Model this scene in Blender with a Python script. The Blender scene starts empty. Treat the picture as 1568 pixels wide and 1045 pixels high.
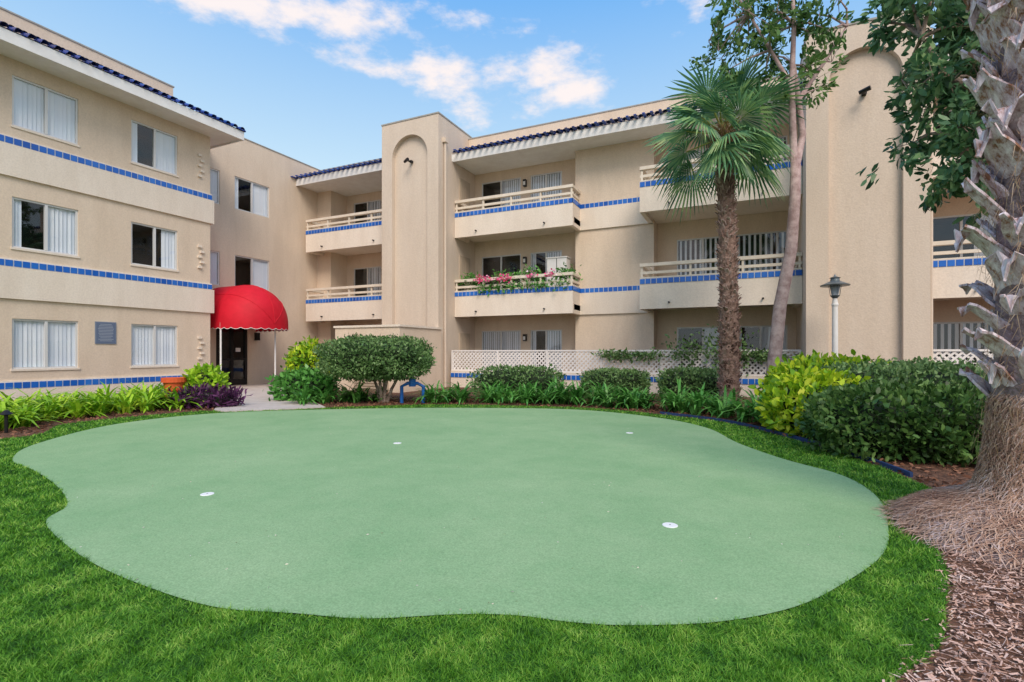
import bpy, math, random
import numpy as np
from mathutils import Vector
random.seed(7); rng=np.random.default_rng(7)
R=math.radians
C25,S25=math.cos(R(25)),math.sin(R(25))
scene=bpy.context.scene
def W(X,D): # garden frame -> world (site survey frame rotated 25 deg)
    return (C25*X-S25*D, S25*X+C25*D)
# ------------------------------------------------------------ materials
def newmat(name):
    m=bpy.data.materials.new(name); m.use_nodes=True
    nt=m.node_tree; b=nt.nodes['Principled BSDF']; return m,nt,b
def mat(name,c1,c2=None,rough=.8,scale=5,detail=4,bump=0,bscale=60,bdist=.01,spec=.3,metal=0,stops=(.35,.65)):
    m,nt,b=newmat(name); N=nt.nodes; L=nt.links
    b.inputs['Roughness'].default_value=rough; b.inputs['Specular IOR Level'].default_value=spec; b.inputs['Metallic'].default_value=metal
    tc=N.new('ShaderNodeTexCoord')
    if c2 is None: b.inputs['Base Color'].default_value=(*c1,1)
    else:
        n=N.new('ShaderNodeTexNoise'); n.inputs['Scale'].default_value=scale; n.inputs['Detail'].default_value=detail
        n.inputs['Roughness'].default_value=.65
        L.new(tc.outputs['Object'],n.inputs['Vector'])
        r=N.new('ShaderNodeValToRGB'); r.color_ramp.elements[0].position=stops[0]; r.color_ramp.elements[1].position=stops[1]
        r.color_ramp.elements[0].color=(*c1,1); r.color_ramp.elements[1].color=(*c2,1)
        L.new(n.outputs['Fac'],r.inputs['Fac']); L.new(r.outputs['Color'],b.inputs['Base Color'])
    if bump:
        n2=N.new('ShaderNodeTexNoise'); n2.inputs['Scale'].default_value=bscale; n2.inputs['Detail'].default_value=2
        L.new(tc.outputs['Object'],n2.inputs['Vector'])
        bp=N.new('ShaderNodeBump'); bp.inputs['Strength'].default_value=bump; bp.inputs['Distance'].default_value=bdist
        L.new(n2.outputs['Fac'],bp.inputs['Height']); L.new(bp.outputs['Normal'],b.inputs['Normal'])
    return m
def leafmat(name,cols,rough=.5,trans=.25,nscale=1.2):
    m,nt,b=newmat(name); N=nt.nodes; L=nt.links
    g=N.new('ShaderNodeNewGeometry'); tc=N.new('ShaderNodeTexCoord')
    n=N.new('ShaderNodeTexNoise'); n.inputs['Scale'].default_value=nscale; n.inputs['Detail'].default_value=1
    L.new(tc.outputs['Object'],n.inputs['Vector'])
    a=N.new('ShaderNodeMath'); a.operation='MULTIPLY_ADD'; a.inputs[1].default_value=.7
    s=N.new('ShaderNodeMath'); s.operation='MULTIPLY_ADD'; s.inputs[1].default_value=1.2; s.inputs[2].default_value=-.45
    L.new(n.outputs['Fac'],s.inputs[0]); L.new(g.outputs['Random Per Island'],a.inputs[0]); L.new(s.outputs[0],a.inputs[2])
    r=N.new('ShaderNodeValToRGB'); cr=r.color_ramp
    while len(cr.elements)<len(cols): cr.elements.new(.5)
    for i,c in enumerate(cols):
        cr.elements[i].position=i/(len(cols)-1); cr.elements[i].color=(*c,1)
    L.new(a.outputs[0],r.inputs['Fac']); L.new(r.outputs['Color'],b.inputs['Base Color'])
    b.inputs['Roughness'].default_value=rough; b.inputs['Specular IOR Level'].default_value=.35
    if trans:
        t=N.new('ShaderNodeBsdfTranslucent'); L.new(r.outputs['Color'],t.inputs['Color'])
        mx=N.new('ShaderNodeMixShader'); mx.inputs[0].default_value=trans
        out=N['Material Output']; L.new(b.outputs[0],mx.inputs[1]); L.new(t.outputs[0],mx.inputs[2]); L.new(mx.outputs[0],out.inputs['Surface'])
    return m
def stucco(name,c,var=.91):
    m,nt,b=newmat(name); N=nt.nodes; L=nt.links
    tc=N.new('ShaderNodeTexCoord')
    mp=N.new('ShaderNodeMapping'); mp.inputs['Scale'].default_value=(1.6,1.6,.35)
    L.new(tc.outputs['Object'],mp.inputs[0])
    n=N.new('ShaderNodeTexNoise'); n.inputs['Scale'].default_value=1.1; n.inputs['Detail'].default_value=5; n.inputs['Roughness'].default_value=.7
    L.new(mp.outputs[0],n.inputs['Vector'])
    r=N.new('ShaderNodeValToRGB'); r.color_ramp.elements[0].position=.3; r.color_ramp.elements[1].position=.62
    r.color_ramp.elements[0].color=(c[0]*var,c[1]*var*.98,c[2]*var*.96,1); r.color_ramp.elements[1].color=(*c,1)
    L.new(n.outputs['Fac'],r.inputs['Fac'])
    n3=N.new('ShaderNodeTexNoise'); n3.inputs['Scale'].default_value=26; n3.inputs['Detail'].default_value=3
    L.new(tc.outputs['Object'],n3.inputs['Vector'])
    r3=N.new('ShaderNodeMapRange'); r3.inputs['From Min'].default_value=.3; r3.inputs['From Max'].default_value=.7
    r3.inputs['To Min'].default_value=.93; r3.inputs['To Max'].default_value=1.05
    L.new(n3.outputs['Fac'],r3.inputs['Value'])
    mx=N.new('ShaderNodeMix'); mx.data_type='RGBA'; mx.blend_type='MULTIPLY'; mx.inputs[0].default_value=1
    L.new(r.outputs['Color'],mx.inputs[6]); L.new(r3.outputs[0],mx.inputs[7])
    L.new(mx.outputs[2],b.inputs['Base Color'])
    b.inputs['Roughness'].default_value=.9; b.inputs['Specular IOR Level'].default_value=.15
    bp=N.new('ShaderNodeBump'); bp.inputs['Strength'].default_value=.4; bp.inputs['Distance'].default_value=.012
    L.new(n3.outputs['Fac'],bp.inputs['Height']); L.new(bp.outputs['Normal'],b.inputs['Normal'])
    return m
M={}
M['stucco']=stucco('stucco_tan',(.76,.625,.495))
M['stucco_light']=stucco('stucco_cream',(.84,.74,.635))
M['stucco_tower']=stucco('stucco_tower',(.70,.59,.485))
M['trim']=mat('white_trim',(.86,.85,.84),(.78,.76,.74),rough=.6,scale=3)
M['rail']=mat('cream_rail',(.80,.71,.60),(.70,.61,.5),rough=.6,scale=4)
M['grout']=mat('grout',(.65,.65,.65))
M['tile']=leafmat('blue_tile',[(.012,.09,.42),(.02,.14,.56),(.035,.19,.64)],rough=.15,trans=0)
M['rooftile']=leafmat('blue_roof_tile',[(.01,.02,.13),(.014,.04,.24),(.03,.08,.4)],rough=.18,trans=0)
M['roofing']=mat('roofing',(.42,.40,.36),(.32,.31,.29))
M['frame']=mat('window_frame',(.7,.7,.7),rough=.35,metal=.1)
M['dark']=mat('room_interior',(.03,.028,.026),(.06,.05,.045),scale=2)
M['blind']=leafmat('vertical_blind',[(.74,.79,.87),(.82,.86,.92),(.88,.90,.93)],rough=.6,trans=0)
M['door']=mat('tan_door',(.52,.42,.32),(.48,.39,.3))
M['black']=mat('black_metal',(.015,.014,.015),rough=.3)
M['lattice']=mat('white_lattice',(.86,.82,.80),(.78,.74,.71),rough=.6,scale=3)
m,nt,b=newmat('window_glass'); N=nt.nodes;L=nt.links
tr=N.new('ShaderNodeBsdfTransparent'); tr.inputs[0].default_value=(.97,.985,1,1)
gl=N.new('ShaderNodeBsdfGlossy'); gl.inputs['Roughness'].default_value=.02; gl.inputs['Color'].default_value=(.9,.95,1,1)
lw=N.new('ShaderNodeLayerWeight'); lw.inputs[0].default_value=.5
pw=N.new('ShaderNodeMath'); pw.operation='POWER'; pw.inputs[1].default_value=4; L.new(lw.outputs['Facing'],pw.inputs[0])
pa=N.new('ShaderNodeMath'); pa.operation='MULTIPLY_ADD'; pa.inputs[1].default_value=.85; pa.inputs[2].default_value=.07; L.new(pw.outputs[0],pa.inputs[0])
mx=N.new('ShaderNodeMixShader'); L.new(pa.outputs[0],mx.inputs[0]); L.new(tr.outputs[0],mx.inputs[1]); L.new(gl.outputs[0],mx.inputs[2])
L.new(mx.outputs[0],N['Material Output'].inputs['Surface']); M['glass']=m
# ------------------------------------------------------------ mesh helpers
class MB:
    def __init__(s): s.v=[]; s.f=[]
    def poly(s,pts):
        i=len(s.v); s.v.extend(pts); s.f.append(tuple(range(i,i+len(pts))))
    def box(s,x0,x1,y0,y1,z0,z1):
        i=len(s.v)
        s.v.extend([(x0,y0,z0),(x1,y0,z0),(x1,y1,z0),(x0,y1,z0),(x0,y0,z1),(x1,y0,z1),(x1,y1,z1),(x0,y1,z1)])
        for q in ((0,3,2,1),(4,5,6,7),(0,1,5,4),(1,2,6,5),(2,3,7,6),(3,0,4,7)): s.f.append(tuple(i+k for k in q))
    def lbox(s,T,a0,a1,d0,d1,z0,z1):
        p=T(a0,d0,z0); q=T(a1,d1,z1)
        s.box(min(p[0],q[0]),max(p[0],q[0]),min(p[1],q[1]),max(p[1],q[1]),min(p[2],q[2]),max(p[2],q[2]))
    def bar(s,p,q,w,h):  # rectangular bar between two points
        p=Vector(p);q=Vector(q);d=(q-p).normalized()
        up=Vector((0,0,1)) if abs(d.z)<.9 else Vector((1,0,0))
        a=d.cross(up).normalized()*w/2; c=a.cross(d).normalized()*h/2
        i=len(s.v)
        for o in (p,q):
            for k in ((-1,-1),(1,-1),(1,1),(-1,1)): s.v.append(tuple(o+a*k[0]+c*k[1]))
        for f in ((0,1,2,3),(7,6,5,4),(0,4,5,1),(1,5,6,2),(2,6,7,3),(3,7,4,0)): s.f.append(tuple(i+k for k in f))
    def tube(s,pts,rad,n=8,cap=True):
        pts=[Vector(p) for p in pts]; i0=len(s.v)
        for k,p in enumerate(pts):
            d=(pts[min(k+1,len(pts)-1)]-pts[max(k-1,0)]).normalized()
            up=Vector((0,1,0)) if abs(d.y)<.9 else Vector((1,0,0))
            a=d.cross(up).normalized(); c=d.cross(a).normalized()
            for j in range(n):
                t=2*math.pi*j/n; s.v.append(tuple(p+(a*math.cos(t)+c*math.sin(t))*rad[k]))
        for k in range(len(pts)-1):
            for j in range(n):
                s.f.append((i0+k*n+j,i0+k*n+(j+1)%n,i0+(k+1)*n+(j+1)%n,i0+(k+1)*n+j))
        if cap:
            s.f.append(tuple(i0+j for j in range(n))); s.f.append(tuple(i0+(len(pts)-1)*n+j for j in range(n)))
    def lathe(s,cx,cy,prof,n=20):
        s.tube([(cx,cy,z+1e-5*i) for i,(r,z) in enumerate(prof)],[r for r,z in prof],n)
    def obj(s,name,material,parent=None,smooth=False):
        me=bpy.data.meshes.new(name); me.from_pydata(s.v,[],s.f); me.materials.append(material)
        if smooth: me.polygons.foreach_set('use_smooth',[True]*len(me.polygons))
        me.update(); o=bpy.data.objects.new(name,me); scene.collection.objects.link(o)
        if parent: o.parent=parent
        return o
def empty(name):
    o=bpy.data.objects.new(name,None); o.empty_display_size=.3; scene.collection.objects.link(o); return o
def npmesh(name,V,k,material,parent=None,smooth=False):
    n=V.shape[0]; me=bpy.data.meshes.new(name)
    me.vertices.add(n*k); me.vertices.foreach_set('co',V.reshape(-1).astype(np.float32))
    me.loops.add(n*k); me.loops.foreach_set('vertex_index',np.arange(n*k,dtype=np.int32))
    me.polygons.add(n); me.polygons.foreach_set('loop_start',np.arange(0,n*k,k,dtype=np.int32))
    me.update(calc_edges=True); me.materials.append(material)
    o=bpy.data.objects.new(name,me); scene.collection.objects.link(o)
    if parent: o.parent=parent
    return o
def unit(a): return a/np.maximum(np.linalg.norm(a,axis=1,keepdims=True),1e-6)
def leafpolys(Cn,dirs,size,aspect=.45):
    n=len(Cn); d=unit(dirs); r=unit(np.cross(d,unit(rng.normal(size=(n,3))))); nn=np.cross(d,r)
    s=size[:,None]; w=s*aspect
    p0=Cn; p1=Cn+d*s*.35+r*w*.5+nn*s*.06; p2=Cn+d*s*.75+r*w*.38+nn*s*.05; p3=Cn+d*s-nn*s*.06; p4=Cn+d*s*.75-r*w*.38+nn*s*.05; p5=Cn+d*s*.35-r*w*.5+nn*s*.06
    return np.stack([p0,p1,p2,p3,p4,p5],1)
def TU(pos): return lambda a,d,z:(pos+d,a,z)      # wall facing +u
def TV(pos): return lambda a,d,z:(a,pos-d,z)      # wall facing -v
REV=.08
def wall(mb,T,a0,a1,z0,z1,ops=(),rev=REV):
    As=sorted({a0,a1,*[o[0] for o in ops],*[o[1] for o in ops]}); Zs=sorted({z0,z1,*[o[2] for o in ops],*[o[3] for o in ops]})
    for i in range(len(As)-1):
        for j in range(len(Zs)-1):
            ca=(As[i]+As[i+1])/2; cz=(Zs[j]+Zs[j+1])/2
            if any(o[0]<ca<o[1] and o[2]<cz<o[3] for o in ops): continue
            mb.poly([T(As[i],0,Zs[j]),T(As[i+1],0,Zs[j]),T(As[i+1],0,Zs[j+1]),T(As[i],0,Zs[j+1])])
    for (a,b_,c,d) in ops:
        for (p,q) in (((a,c),(b_,c)),((b_,c),(b_,d)),((b_,d),(a,d)),((a,d),(a,c))):
            mb.poly([T(p[0],0,p[1]),T(q[0],0,q[1]),T(q[0],-rev,q[1]),T(p[0],-rev,p[1])])
def window(B,T,a0,a1,z0,z1,blind='R',rev=REV,split=.5):
    f=B['window_frames']; w=.045
    for (x0,x1,y0,y1) in ((a0,a0+w,z0,z1),(a1-w,a1,z0,z1),(a0+w,a1-w,z0,z0+w),(a0+w,a1-w,z1-w,z1)):
        f.lbox(T,x0,x1,-rev,-rev+.05,y0,y1)
    am=a0+(a1-a0)*split
    f.lbox(T,am-.03,am+.03,-rev-.01,-rev+.058,z0+w,z1-w)
    g=B['window_glass']
    g.poly([T(a0+w,-rev+.02,z0+w),T(am-.03,-rev+.02,z0+w),T(am-.03,-rev+.02,z1-w),T(a0+w,-rev+.02,z1-w)])
    g.poly([T(am+.03,-rev+.025,z0+w),T(a1-w,-rev+.025,z0+w),T(a1-w,-rev+.025,z1-w),T(am+.03,-rev+.025,z1-w)])
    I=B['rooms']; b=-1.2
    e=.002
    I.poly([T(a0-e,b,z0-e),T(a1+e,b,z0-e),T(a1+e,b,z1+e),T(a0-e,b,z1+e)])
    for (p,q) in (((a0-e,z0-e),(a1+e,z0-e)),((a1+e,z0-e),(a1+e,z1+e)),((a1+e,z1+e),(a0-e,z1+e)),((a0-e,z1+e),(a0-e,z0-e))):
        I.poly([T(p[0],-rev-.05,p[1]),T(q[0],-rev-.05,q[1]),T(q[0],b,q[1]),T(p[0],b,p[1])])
    ranges=[]
    if blind in('L','B'): ranges.append((a0+w,am,0))
    if blind in('R','B'): ranges.append((am,a1-w,0))
    if blind=='H': ranges.append((am+(a1-am)*.35,a1-w,0))
    if blind=='S': ranges.append((a0+w,a1-w,1))
    if blind in('R','L') and random.random()<.5:
        x=(a0+w) if blind=='R' else (a1-w-.16); ranges.append((x,x+.16,0))
    for (x0,x1,op) in ranges:
        st=.088 if not op else .15
        n=max(2,int((x1-x0)/st)); st=(x1-x0)/n
        for i in range(n):
            c=x0+(i+.5)*st; hw=.047; ang=.006+random.random()*.02
            if op: hw=.035
            B['blinds'].poly([T(c-hw,-rev-.02-ang,z0+.03),T(c+hw,-rev-.02+ang,z0+.03),T(c+hw,-rev-.02+ang,z1-.02),T(c-hw,-rev-.02-ang,z1-.02)])
def band(B,T,a0,a1,z,d=.0):
    B['grout_strip'].lbox(T,a0,a1,d,d+.012,z,z+.17)
    n=int((a1-a0)/.165); st=(a1-a0)/n
    for i in range(n):
        B['blue_tile_band'].lbox(T,a0+i*st+.012,a0+(i+1)*st-.012,d+.004,d+.022+random.random()*.002,z+.010,z+.160)
def rooftiles(B,T,a0,a1,de,ze,dt,zt,hip0=False,hip1=False):
    r=.085; n=int((a1-a0)/.25); st=(a1-a0)/n
    run=abs(de-dt)
    B['roof_underlay'].poly([T(a0,de,ze),T(a1,de,ze),T(a1-(run if hip1 else 0),dt,zt),T(a0+(run if hip0 else 0),dt,zt)])
    for i in range(n):
        a=a0+(i+.5)*st+random.uniform(-.008,.008)
        lim=1.0
        if hip1: lim=min(lim,(a1-a)/run)
        if hip0: lim=min(lim,(a-a0)/run)
        if lim<.08: continue
        nc=3
        for c in range(nc):
            t0=c/nc-.02; t1=min((c+1)/nc+.03,lim)
            if t0>=lim: break
            if c==0: t0=-.09+random.uniform(-.015,.015)
            mb=B['roof_tiles']; i0=len(mb.v); ns=6
            for (t,lf,rr) in ((t0,.045,r),(t1,0,r*.86)):
                for k in range(ns+1):
                    th=math.pi*k/ns
                    mb.v.append(T(a-rr*math.cos(th),de+(dt-de)*t,ze+(zt-ze)*t+lf+rr*math.sin(th)*1.05))
            for k in range(ns): mb.f.append((i0+k,i0+k+1,i0+ns+1+k+1,i0+ns+1+k))
        B['roof_tile_pans'].lbox(T,a+r,a+st-r,de+.02,de-.3,ze-.0,ze+.03)
class BD(dict):
    def __missing__(s,k): s[k]=MB(); return s[k]
MATMAP={'walls':'stucco','spandrels':'stucco_light','tower':'stucco_tower','trim':'trim','railings':'rail','grout_strip':'grout','blue_tile_band':'tile',
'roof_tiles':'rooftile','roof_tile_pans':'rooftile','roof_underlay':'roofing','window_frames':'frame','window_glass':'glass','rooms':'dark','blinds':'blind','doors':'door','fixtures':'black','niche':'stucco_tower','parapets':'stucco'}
def finish(B,root):
    for k,mb in B.items():
        if mb.v: mb.obj(k,M[MATMAP[k]],root)
# ------------------------------------------------------------ LEFT WING
root=empty('apartment_building'); B=BD(); T=TU(-16.45)
wv=[(6.21,7.58),(8.88,10.22),(3.2,4.6),(.4,1.8),(-2.6,-1.2)]
ops=[(a,b_,.87+3*k,2.12+3*k) for (a,b_) in wv for k in range(3)]
wall(B['walls'],T,-6,11.3,0,9.0,ops)
pat={(0,0):'B',(0,1):'R',(0,2):'B',(1,0):'B',(1,1):'H',(1,2):'R'}
for i,(a,b_) in enumerate(wv):
    for k in range(3):
        window(B,T,a,b_,.87+3*k,2.12+3*k,pat.get((i,k),'R'),split=.5)
        B['spandrels'].lbox(T,a-.03,b_+.03,0,.025,.82+3*k,.87+3*k)
for k in range(0,3):
    z=.38+3*k; z0=max(0,z-.78)
    B['spandrels'].lbox(T,-6,11.34,0,.06,z0,z)
    B['spandrels'].lbox(T,-6,11.34,0,.03,z,z+.21)
    band(B,T,-6,11.34,z+.005,.03)
    B['spandrels'].box(-17.8,-16.39,11.345,11.40,z0,z)
B['walls'].poly([(-16.45,11.3,0),(-17.8,11.3,0),(-17.8,11.3,9.0),(-16.45,11.3,9.0)])
for k in range(3):
    for j in range(5):
        z=1.05+3*k+j*.17; B['spandrels'].lbox(T,10.86+.08*(j%2),10.98+.08*(j%2),0,.06,z,z+.07)
B['trim'].box(-16.45,-15.6,-6,11.85,8.5,8.56)
B['trim'].box(-15.6,-15.56,-6,11.89,8.46,8.74)
B['trim'].box(-17.8,-15.6,11.85,11.89,8.46,8.74)
B['trim'].box(-17.8,-16.45,11.302,11.85,8.5,8.56)
rooftiles(B,TU(0),-6,11.9,-15.56,8.76,-16.5,9.22,hip1=True)
TP=lambda a,d,z:(a,d,z)
rooftiles(B,TP,-17.8,-15.55,11.9,8.76,10.96,9.22,hip1=True)
B['parapets'].box(-16.9,-16.48,-6,10.1,9.0,9.62)
B['roof_underlay'].box(-16.93,-16.46,-6,10.13,9.62,9.66)
B['roof_underlay'].box(-26,-16.9,-6,11.3,9.0,9.2)
T2=TU(-17.8)
ops=[(13.2,14.75,.0+6.75,8.0),(13.2,14.75,3.75,5.0),(11.55,12.6,6.75,8.0),(11.55,12.6,3.75,5.0),(12.45,13.75,.02,2.3)]
wall(B['walls'],T2,11.3,18.3,0,9.55,ops)
for o in ops[:4]: window(B,T2,*o,'R')
B['parapets'].box(-18.2,-17.802,10.5,18.3,9.0,9.55)
B['roof_underlay'].box(-18.22,-17.78,10.5,18.3,9.552,9.59)
o=ops[4]
window(B,T2,*o,'N',split=.5)
for (a,b_) in ((12.47,12.56),(13.05,13.15),(13.64,13.73)): B['fixtures'].lbox(T2,a,b_,-.06,-.0,.02,2.28)
B['fixtures'].lbox(T2,12.56,13.05,-.055,-.005,.02,.25);B['fixtures'].lbox(T2,13.15,13.64,-.055,-.005,.02,.25)
B['fixtures'].lbox(T2,12.56,13.64,-.055,-.005,2.18,2.28)
B['fixtures'].lbox(T2,12.56,13.64,-.055,-.005,.98,1.05)
B['trim'].lbox(T2,13.25,13.45,-.02,-.01,1.3,1.45)
B['fixtures'].lbox(T2,14.05,14.2,0,.14,1.75,2.05)
finish(B,root)
s=empty('wall_sign'); mb=MB(); mb.lbox(T,7.96,8.48,.0,.02,1.52,2.14); mb.obj('panel',mat('sign_slate',(.2,.24,.32)),s)
mb=MB(); mb.lbox(T,7.985,8.455,.02,.024,1.545,2.115); mb.obj('face',mat('sign_face',(.13,.17,.26)),s)
mb=MB()
for i in range(12):
    z=2.07-i*.042; w=random.uniform(.13,.2); mb.lbox(T,8.22-w,8.22+w,.024,.026,z-.006,z+.004)
mb.obj('lettering',mat('sign_letters',(.45,.48,.54)),s)
# ------------------------------------------------------------ red awning
aw=empty('entrance_awning'); mb=MB(); red=mat('red_canvas',(.66,.010,.03),(.56,.007,.022),rough=.65,scale=2,bump=.2,bscale=150,bdist=.003)
vc=12.85; rv=1.25; H=1.42; zb=2.3; uw=-17.79; ub=-16.6; ru=1.35
rows=[]; nA=24
def arch(t): return (vc-rv*math.cos(t),zb+H*math.sin(t))
rows.append([(uw,*arch(math.pi*i/nA)) for i in range(nA+1)])
rows.append([(ub,*arch(math.pi*i/nA)) for i in range(nA+1)])
nD=8
for j in range(1,nD+1):
    p=math.pi/2*j/nD
    rows.append([(ub+ru*math.sin(p),vc-rv*math.cos(math.pi*i/nA)*math.cos(p)**.8,zb+H*math.sin(math.pi*i/nA)*math.cos(p)**.8) for i in range(nA+1)])
for rr in rows: mb.v.extend(rr)
for j in range(len(rows)-1):
    for i in range(nA):
        a=j*(nA+1)+i; mb.f.append((a,a+1,a+nA+2,a+nA+1))
mb.obj('canopy',red,aw,True)
plan=[(uw,vc-rv),(ub,vc-rv)]+[(ub+ru*math.sin(math.pi/2*j/10),vc-rv*math.cos(math.pi/2*j/10)**.8) for j in range(1,11)]
plan+= [(x,2*vc-y) for x,y in reversed(plan[:-1])]
mb=MB(); wt=MB()
pl=[Vector((*p,0)) for p in plan]; seg=[]
for a,b_ in zip(pl[:-1],pl[1:]):
    n=max(1,int((b_-a).length/.05))
    for i in range(n): seg.append(a.lerp(b_,i/n))
seg.append(pl[-1])
def dz(k): return .17+.05*abs(math.sin(k*math.pi/5))
for i in range(len(seg)-1):
    a,b_=seg[i],seg[i+1]
    mb.poly([(a.x,a.y,zb),(b_.x,b_.y,zb),(b_.x,b_.y,zb-dz(i+1)),(a.x,a.y,zb-dz(i))])
    wt.bar((a.x,a.y,zb-dz(i)),(b_.x,b_.y,zb-dz(i+1)),.008,.014)
mb.obj('valance',red,aw); wt.obj('white_piping',M['trim'],aw)
mb=MB()
for (x,y) in ((-16.4,11.64),(-15.75,13.3)):
    mb.tube([(x,y,0),(x,y,2.3)],[.03,.03],8)
mb.bar((-16.4,11.64,2.28),(-15.75,13.3,2.28),.03,.03)
mb.obj('posts',M['trim'],aw)
mb=MB()
for t in (.25,.5,.75):
    pts=[(r[int(nA*t)][0]+.004,r[int(nA*t)][1],r[int(nA*t)][2]+.006) for r in rows]
    mb.tube(pts,[.012]*len(pts),5)
mb.tube([(x+.0,y,z+.004) for x,y,z in rows[1]],[.012]*(nA+1),5)
mb.obj('ribs',red,aw)
# ------------------------------------------------------------ BACK WING
root=empty('apartment_building'); B=BD()
TB=TV(18.3)
def bay(u0,u1,wins,vf,bu0,bu1,pats=None,pier_v=17.6,floors=(1,2)):
    ops=[]
    for k in range(3):
        for (a,b_) in wins: ops.append((a,b_,.1+3*k,2.14+3*k))
    wall(B['walls'],TB,u0,u1,0,9.0,ops)
    for i,o in enumerate(ops): window(B,TB,*o,pats[i])
    for k in floors:
        z=3*k
        B['spandrels'].box(bu0,bu1,vf,vf+.14,z-.38,z+.38)
        B['spandrels'].box(bu0,bu1,vf+.14,18.28,z-.25,z-.06)
        B['spandrels'].box(bu0+.001,bu1-.001,vf+.012,vf+.13,z+.38,z+.56)
        band(B,TV(vf+.012),bu0,bu1,z+.385,0)
        R_=B['railings']
        R_.box(bu0,bu1,vf,vf+.14,z+.93,z+1.03)
        R_.box(bu0,bu1,vf+.04,vf+.10,z+.70,z+.78)
        R_.box(bu0,bu1,vf+.0,vf+.14,z+.56,z+.60)
        n=max(2,int((bu1-bu0)/1.15))
        for i in range(n+1):
            x=bu0+.03+(bu1-bu0-.12)*i/n; R_.box(x,x+.06,vf+.035,vf+.105,z+.6,z+.93)
        for (side,x0) in ((0,bu0),(1,bu1)):
            xa,xb=(x0,x0+.14) if side==0 else (x0-.14,x0)
            ve=pier_v
            B['spandrels'].box(xa,xb,vf+.141,ve,z-.38,z+.38)
            B['spandrels'].box(xa+.01,xb-.01,vf+.141,ve,z+.38,z+.56)
            if side==1: band(B,TU(x0-.012),vf+.0,ve,z+.385,0)
            R_.box(xa,xb,vf+.141,ve,z+.93,z+1.03); R_.box(xa+.04,xb-.04,vf+.141,ve,z+.70,z+.78); R_.box(xa,xb,vf+.141,ve,z+.56,z+.60)
        for t in (.2,.78):
            x=bu0+(bu1-bu0)*t
            B['fixtures'].tube([(x,vf-.09,z-.2),(x,vf+.01,z-.2)],[.028,.028],8)
    for k in range(3):
        x=(wins[0][1]+wins[1][0])/2; B['fixtures'].box(x-.06,x+.06,18.16,18.3,3*k+1.72,3*k+1.98)
        B['trim'].box(x-.045,x+.045,18.155,18.16,3*k+1.76,3*k+1.9)
bay(-17.0,-12.75,[(-16.6,-15.0),(-14.6,-13.2)],16.4,-17.55,-12.75,pats=['L','R','R','B','R','L'],pier_v=17.3)
wall(B['walls'],TV(17.3),-17.8,-17.0,0,8.6); B['walls'].poly([(-17.0,17.3,0),(-17.0,18.3,0),(-17.0,18.3,8.6),(-17.0,17.3,8.6)])
bay(-10.2,-5.7,[(-9.9,-8.15),(-7.75,-6.45)],16.7,-10.19,-5.5,pats=['B','R','N','R','R','B'])
B['walls'].poly([(-5.7,17.6,0),(-5.7,18.3,0),(-5.7,18.3,8.6),(-5.7,17.6,8.6)])
wall(B['walls'],TV(17.6),-5.7,-2.95,0,8.6)
for k in (1,2):
    B['spandrels'].box(-5.5,-3.0,17.54,17.6,3*k-.38,3*k+.38); band(B,TV(17.59),-5.499,-3.0,3*k+.385,0)
B['walls'].poly([(-2.95,17.6,0),(-2.95,18.3,0),(-2.95,18.3,8.6),(-2.95,17.6,8.6)])
bay(-2.95,1.3,[(-2.3,-.62),(-.48,1.05)],16.05,-3.12,1.28,pats=['R','R','S','S','B','S'])
bay(3.84,9.2,[(4.5,6.2),(6.6,8.3)],15.9,3.86,9.2,pats=['S','S','H','N','N','S'])
wall(B['walls'],TV(17.6),9.2,16,0,8.6)
for k in range(3):
    z=3*k+.02
    B['doors'].box(-10.2,-10.17,17.05,17.85,z,z+2.0)
    for (y0,y1) in ((17.12,17.42),(17.48,17.78)):
        for (za,zb_) in ((.2,.9),(1.05,1.85)): B['doors'].box(-10.17,-10.16,y0,y1,z+za,z+zb_)
def eave(u0,u1,vf):
    B['trim'].box(u0,u1,vf+.04,18.29,8.5,8.56)
    B['trim'].box(u0,u1,vf,vf+.04,8.46,8.74)
    rooftiles(B,lambda a,d,z:(a,d,z),u0,u1,vf,8.76,vf+.95,9.2)
    B['parapets'].box(u0,u1,vf+.97,vf+1.2,8.6,9.25)
eave(-18.0,-12.76,16.1)
eave(-10.19,1.28,16.55)
eave(3.86,12,16.0)
B['trim'].box(-10.235,-10.19,16.5,17.2,8.48,8.74)
B['parapets'].box(-10.19,1.28,17.76,18.3,9.252,9.75); B['roof_underlay'].box(-10.19,1.28,17.74,18.32,9.75,9.79)
B['parapets'].box(-18,-12.76,17.5,18.3,9.252,9.55); B['roof_underlay'].box(-18,-12.76,17.48,18.32,9.55,9.59)
B['parapets'].box(3.86,16,17.6,18.3,9.0,9.6)
B['roof_underlay'].box(-26,16,18.33,30,9.0,9.2)
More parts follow.
